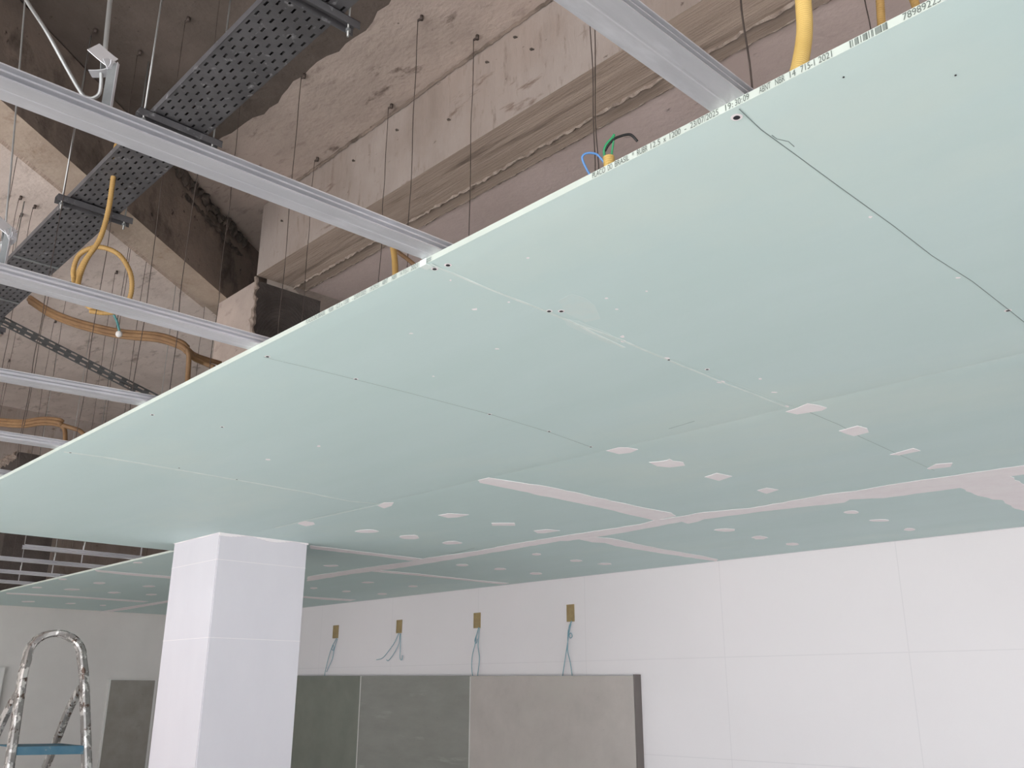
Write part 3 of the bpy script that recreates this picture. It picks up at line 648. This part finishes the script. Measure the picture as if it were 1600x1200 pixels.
tag(cable([(949,256,1.62),(945,245,1.62),(944,235,1.62),(948,225,1.62),(956,216,1.62),(960,210,1.62)], .0023, 'green', t), 'green wire, left strand')
tag(cable([(956,256,1.62),(956,240,1.62),(958,225,1.62),(959,211,1.62)], .0018, 'green', t), 'green wire, right strand')
tag(cable([(945,236,1.62),(951,226,1.62),(960,217,1.62),(972,212,1.62),(983,210,1.62),(989,213,1.62),(996,221,1.62)], .0024, 'black', t), 'bent black wire')
# conduit dropping from the tray with a full loop
cp = [pz(186,205,TZ-.02)]
L3 = 3.35
lp = [(181,235),(176,285),(168,335),(155,375),(136,404),(125,430),(119,455)]
P = [pd(x, y, L3-.02*i) for i, (x, y) in enumerate([(184,224)]+lp)]
P += [pd(x, y, L3+.10) for x, y in [(116,440),(115,420),(124,398),(145,387),(166,388),(188,400),(203,425),(206,450),(200,472),(188,485),(165,489),(140,486)]]
conduit(P, .0095, 'yellow conduit dropping from the tray and coiled in a round loop', 'conduit_old', pitch=.009)
# loop's second strand
conduit([pd(150,385,L3+.16), pd(132,408,L3+.2), pd(121,432,L3+.2), pd(124,460,L3+.15), pd(140,480,L3+.12), pd(165,486,L3+.12)], .0095, 'second strand at the left of the round conduit loop', 'conduit_old', pitch=.009)
def bundle(P, label, r=.011, tails=()):
    t = thing('conduit_bundle', P[0], label, 'conduit bundle', 'ochre conduit bundles')
    for k, off in enumerate((-1, 0, 1)):
        bm = bmesh.new(); tube(bm, spline([p+up*off*r*1.1+fwd*(abs(off)*r) for p in P], 8), r, 9); obj('conduit', bm, 'bundle', t)
    for T_ in tails:
        bm = bmesh.new(); tube(bm, spline(T_, 8), r, 9); obj('conduit_tail', bm, 'bundle', t)
    return t
e_ = (4.6, 4.5, 4.4, 4.3, 4.2, 4.1)
bundle([pd(45,468,4.75), pd(80,490,4.65), pd(125,507,4.5), pd(185,521,4.35), pd(245,527,4.2), pd(280,538,4.12), pd(292,547,4.1)], 'sagging bundle of ochre conduits between the tray and the board edge', .0115,
   [[pd(292,545,4.1), pd(295,556,4.1), pd(294,580,4.1), pd(291,625,4.05)], [pd(292,548,4.1), pd(303,560,4.15), pd(318,567,4.2), pd(335,574,4.2)], [pd(292,545,4.1), pd(305,555,4.2), pd(325,562,4.25), pd(345,568,4.3)]])
bundle([pd(-30,655,5.6), pd(0,660,5.5), pd(35,662,5.4), pd(65,658,5.3), pd(90,660,5.2), pd(97,664,5.2)], 'smaller bundle of ochre conduits low at the left edge', .0125,
   [[pd(95,662,5.2), pd(101,672,5.2), pd(102,690,5.15), pd(101,715,5.1)], [pd(97,664,5.2), pd(110,668,5.2), pd(126,674,5.2), pd(140,690,5.2)]])
t = thing('conduit_pair', pd(617, 400, 2.5), 'pair of yellow conduits dropping under the end of the long channel', 'conduit')
bm = bmesh.new(); tube(bm, spline([pd(610,350,2.6), pd(614,385,2.55), pd(617,410,2.5), pd(618,450,2.45), pd(618,450,2.45)+Vector((0, .02, -.29))], 8), .0085, 10); obj('conduit', bm, 'conduit_old', t)
bm = bmesh.new(); tube(bm, spline([pd(612,385,2.62), pd(622,394,2.6), pd(637,405,2.6), pd(655,420,2.6)], 8), .0062, 10); obj('conduit_tail', bm, 'bundle', t)
P = spline([pd(172,478,4.3), pd(177,490,4.3), pd(183,503,4.3), pd(187,520,4.3)], 6); t = thing('tie_rope', P[0], 'twisted teal rope tied round the conduit bundle', 'rope'); bm = bmesh.new(); tube(bm, P, .006, 7); obj('rope_strand', bm, 'teal', t)
bm = bmesh.new(); bmesh.ops.create_uvsphere(bm, u_segments=10, v_segments=8, radius=.016, matrix=Matrix.Translation(pd(186,522,4.25))); obj('white_knot', bm, 'tile_edge', t)
# ---------------------------------------------------------------- outlet boxes with hanging wires
WY = 4.46
def outlet(px0, py0, px1, py1, label, cords):
    a_ = py(px0, py0, WY); b_ = py(px1, py1, WY); t = thing('outlet_box', ((a_.x+b_.x)/2, WY, b_.z), label, 'outlet box', 'outlet boxes with loose wires')
    x0, x1, z0, z1 = a_.x, b_.x, b_.z, a_.z; y = WY-.006; w_ = .006
    bm = bmesh.new()
    box(bm, x0, x1, y, WY-.0005, z1-w_, z1); box(bm, x0, x1, y, WY-.0005, z0, z0+w_); box(bm, x0, x0+w_, y, WY-.0005, z0+w_, z1-w_); box(bm, x1-w_, x1, y, WY-.0005, z0+w_, z1-w_)
    obj('box_rim', bm, 'boxbrown', t)
    bm = bmesh.new(); box(bm, x0+w_, x1-w_, WY-.002, WY-.0004, z0+w_, z1-w_); obj('box_cover', bm, 'boxbrown', t)
    for cset in cords:
        bm = bmesh.new(); P = [py(x, yy, WY-.01-.002*i) for i, (x, yy) in enumerate(cset)]; tube(bm, spline(P, 6), .0026, 6); obj('loose_wire', bm, 'cablegrey', t)
outlet(886,945,898,971,'outlet box nearest the camera, rightmost above the tiles', [[(893,970),(889,980),(888,995),(886,1010),(883,1030),(879,1056)], [(893,971),(888,985),(887,1005),(887,1018),(891,1035),(894,1056)], [(892,975),(889,990),(891,997),(894,994),(892,989),(889,992)]])
outlet(741,958,751,981,'outlet box with two looping wires, second from the right', [[(748,980),(744,995),(742,1008),(738,1025),(737,1045),(739,1058)], [(749,981),(748,995),(747,1010),(749,1030),(746,1058)], [(747,985),(742,1000),(744,1005),(746,998)]])
outlet(620.5,969,628,989,'outlet box with wires splayed to the left, third from the right', [[(623,989),(617,1003),(608,1016),(598,1028),(588,1031)], [(625,990),(623,1006),(615,1022),(607,1032),(604,1031)], [(626,990),(625.5,1010),(625,1028),(628,1031),(629,1024)]])
outlet(521.5,977.5,528.5,997,'outlet box nearest the column, leftmost above the tiles', [[(526,997),(519,1010),(514,1025),(509,1045),(507,1056)], [(527,998),(522,1015),(519,1030),(510,1050)], [(521,1008),(518,1014),(521,1016),(522,1010)]])
# ---------------------------------------------------------------- tiled lining below
TY = 4.40
def slab_tile(px0, px1, m_, label, z1=None, side=None):
    x0 = py(px0, 1056, TY).x; x1 = py(px1, 1056, TY).x; z1 = py(700, 1056, TY).z
    t = thing('stone_tile', ((x0+x1)/2, TY, 0), label, 'wall tile', 'grey stone tiles')
    bm = bmesh.new(); box(bm, x0+.004, x1-.004, TY, WY-.001, 0, z1)
    for v in bm.verts:
        if v.co.z > .5: v.co.z = py(px0 if v.co.x < (x0+x1)/2 else px1, 1056, TY).z
    bmesh.ops.bevel(bm, geom=bm.edges[:], offset=.002, segments=1, affect='EDGES'); obj('tile_slab', bm, m_, t)
    bm = bmesh.new(); box(bm, x0-.004, x0+.004, TY-.0015, WY-.001, 0, py(px0, 1056, TY).z-.002); obj('edge_strip', bm, 'tile_edge', t)
    if side: bm = bmesh.new(); box(bm, x1-.004, x1+.006, TY+.001, WY-.001, 0, py(px1, 1056, TY).z+.008); obj('side_edge', bm, side, t)
slab_tile(735, 990, 'tile_a', 'lightest warm grey stone tile, at the right end of the tiled band', side='tile_side')
slab_tile(564, 735, 'tile_b', 'mid grey stone tile with pale brushed streaks, between the lighter and darker tiles')
slab_tile(395, 564, 'tile_c', 'darkest greenish grey stone tile, beside the white column')
LX = -9.1
def pxx(x, y, X): d = ray(x, y); k = X/d.x; return Vector((X, d.y*k, d.z*k+EYE))
a_ = pxx(172, 1061, LX+.03); b_ = pxx(246, 1061, LX+.03)
t = thing('stone_tile', (LX, (a_.y+b_.y)/2, 0), 'tall brownish grey stone tile on the far left wall, framed by white edges', 'wall tile')
obj('tile_slab', bx(LX+.001, LX+.03, a_.y+.012, b_.y-.02, -1.6, a_.z-EYE-.008), 'tile_d', t)
bm = bmesh.new(); box(bm, LX+.001, LX+.028, a_.y-.004, a_.y+.011, 0, a_.z); box(bm, LX+.001, LX+.028, b_.y-.02, b_.y, 0, a_.z); box(bm, LX+.001, LX+.028, a_.y+.011, b_.y-.02, a_.z-.008, a_.z); obj('white_frame', bm, 'tile_edge', t)
a_ = pxx(8, 1043, LX+.04)
t = obj('white_panel', bx(LX+.001, LX+.04, a_.y-.9, a_.y, -1.6, a_.z-EYE), 'tile_edge'); tag(t, 'white panel against the far left wall, cut off by the photo edge', 'panel')
# ---------------------------------------------------------------- step ladder
g_ = Vector((-rgt.y, rgt.x, 0)).normalized(); e = Vector((rgt.x, rgt.y, 0)).normalized()
th = math.radians(20); Wd = e*math.cos(th)+g_*math.sin(th); Dp = -e*math.sin(math.radians(46))+g_*math.cos(math.radians(46))
LD = 5.9
base = pd(72, 1165, LD); ctr = Vector((base.x, base.y, 0))
t = thing('step_ladder', (ctr.x, ctr.y, 0), 'paint-splashed aluminium step ladder with rounded top hoop and blue steps', 'ladder')
ztop = pd(70, 985, LD).z; zp = pd(70, 1165, LD).z
def fp(u, z):    # front frame leans: foot forward
    k = (ztop-z)/ztop; return ctr + Wd*u - Dp*(.50*k-.12) + Vector((0, 0, z))
hw = .165; hw2 = lambda z: hw + .085*(ztop-z)/ztop*1.6
P = [fp(-hw2(0), 0), fp(-hw2(zp), zp), fp(-hw2(ztop-.28), ztop-.28), fp(-hw*1.01, ztop-.17)]
n_ = 14
for k in range(n_+1):
    a_ = math.pi*(1-k/n_); P.append(fp(math.cos(a_)*hw, ztop-.155+math.sin(a_)*.155))
P += [fp(hw*1.01, ztop-.17), fp(hw2(ztop-.28), ztop-.28), fp(hw2(zp), zp), fp(hw2(0), 0)]
bm = bmesh.new(); sweep_rect(bm, P, .075, .046, Dp); obj('front_frame', bm, 'ladder', t)
for sg in (-1, 1):
    z0 = ztop-.38; P = [fp(sg*hw2(z0)*.93, z0+.03)+Dp*.02, fp(sg*hw2(z0)*.93, z0)+Dp*.07]
    foot = ctr + Wd*sg*.24 + Dp*1.45
    P = spline([P[0], P[1], P[1].lerp(foot, .08)+Dp*.03, P[1].lerp(foot, .3), foot], 8)
    bm = bmesh.new(); sweep_rect(bm, P, .055, .04, Dp); obj('rear_leg', bm, 'ladder', t)
for k, z in enumerate((zp, zp-.25, zp-.5, zp-.75, zp-1.0)):
    if z < .1: break
    wv = hw2(z)-.02; c = fp(0, z); bm = bmesh.new()
    d0, d1 = (-.03, .34) if k == 0 else (-.04, .05)
    def cpt(u, v, h_): return c+Wd*u+Dp*v+Vector((0, 0, h_))
    lo = [bm.verts.new(cpt(u, v, -.05)) for u, v in ((-wv, d0), (wv, d0), (wv, d0+.006), (-wv, d0+.006))]
    hi = [bm.verts.new(cpt(u, v, 0)) for u, v in ((-wv, d0), (wv, d0), (wv, d0+.006), (-wv, d0+.006))]
    bm.faces.new(lo[::-1]); bm.faces.new(hi)
    for q in range(4): bm.faces.new((lo[q], lo[(q+1)%4], hi[(q+1)%4], hi[q]))
    lo = [bm.verts.new(cpt(u, v, -.008)) for u, v in ((-wv, d0+.006), (wv, d0+.006), (wv, d1), (-wv, d1))]
    hi = [bm.verts.new(cpt(u, v, 0)) for u, v in ((-wv, d0+.006), (wv, d0+.006), (wv, d1), (-wv, d1))]
    bm.faces.new(lo[::-1]); bm.faces.new(hi)
    for q in range(4): bm.faces.new((lo[q], lo[(q+1)%4], hi[(q+1)%4], hi[q]))
    obj('platform' if k == 0 else 'step', bm, 'bluestep', t)
for o in list(bpy.data.objects):
    if 'ext' in o.keys(): del o['ext']
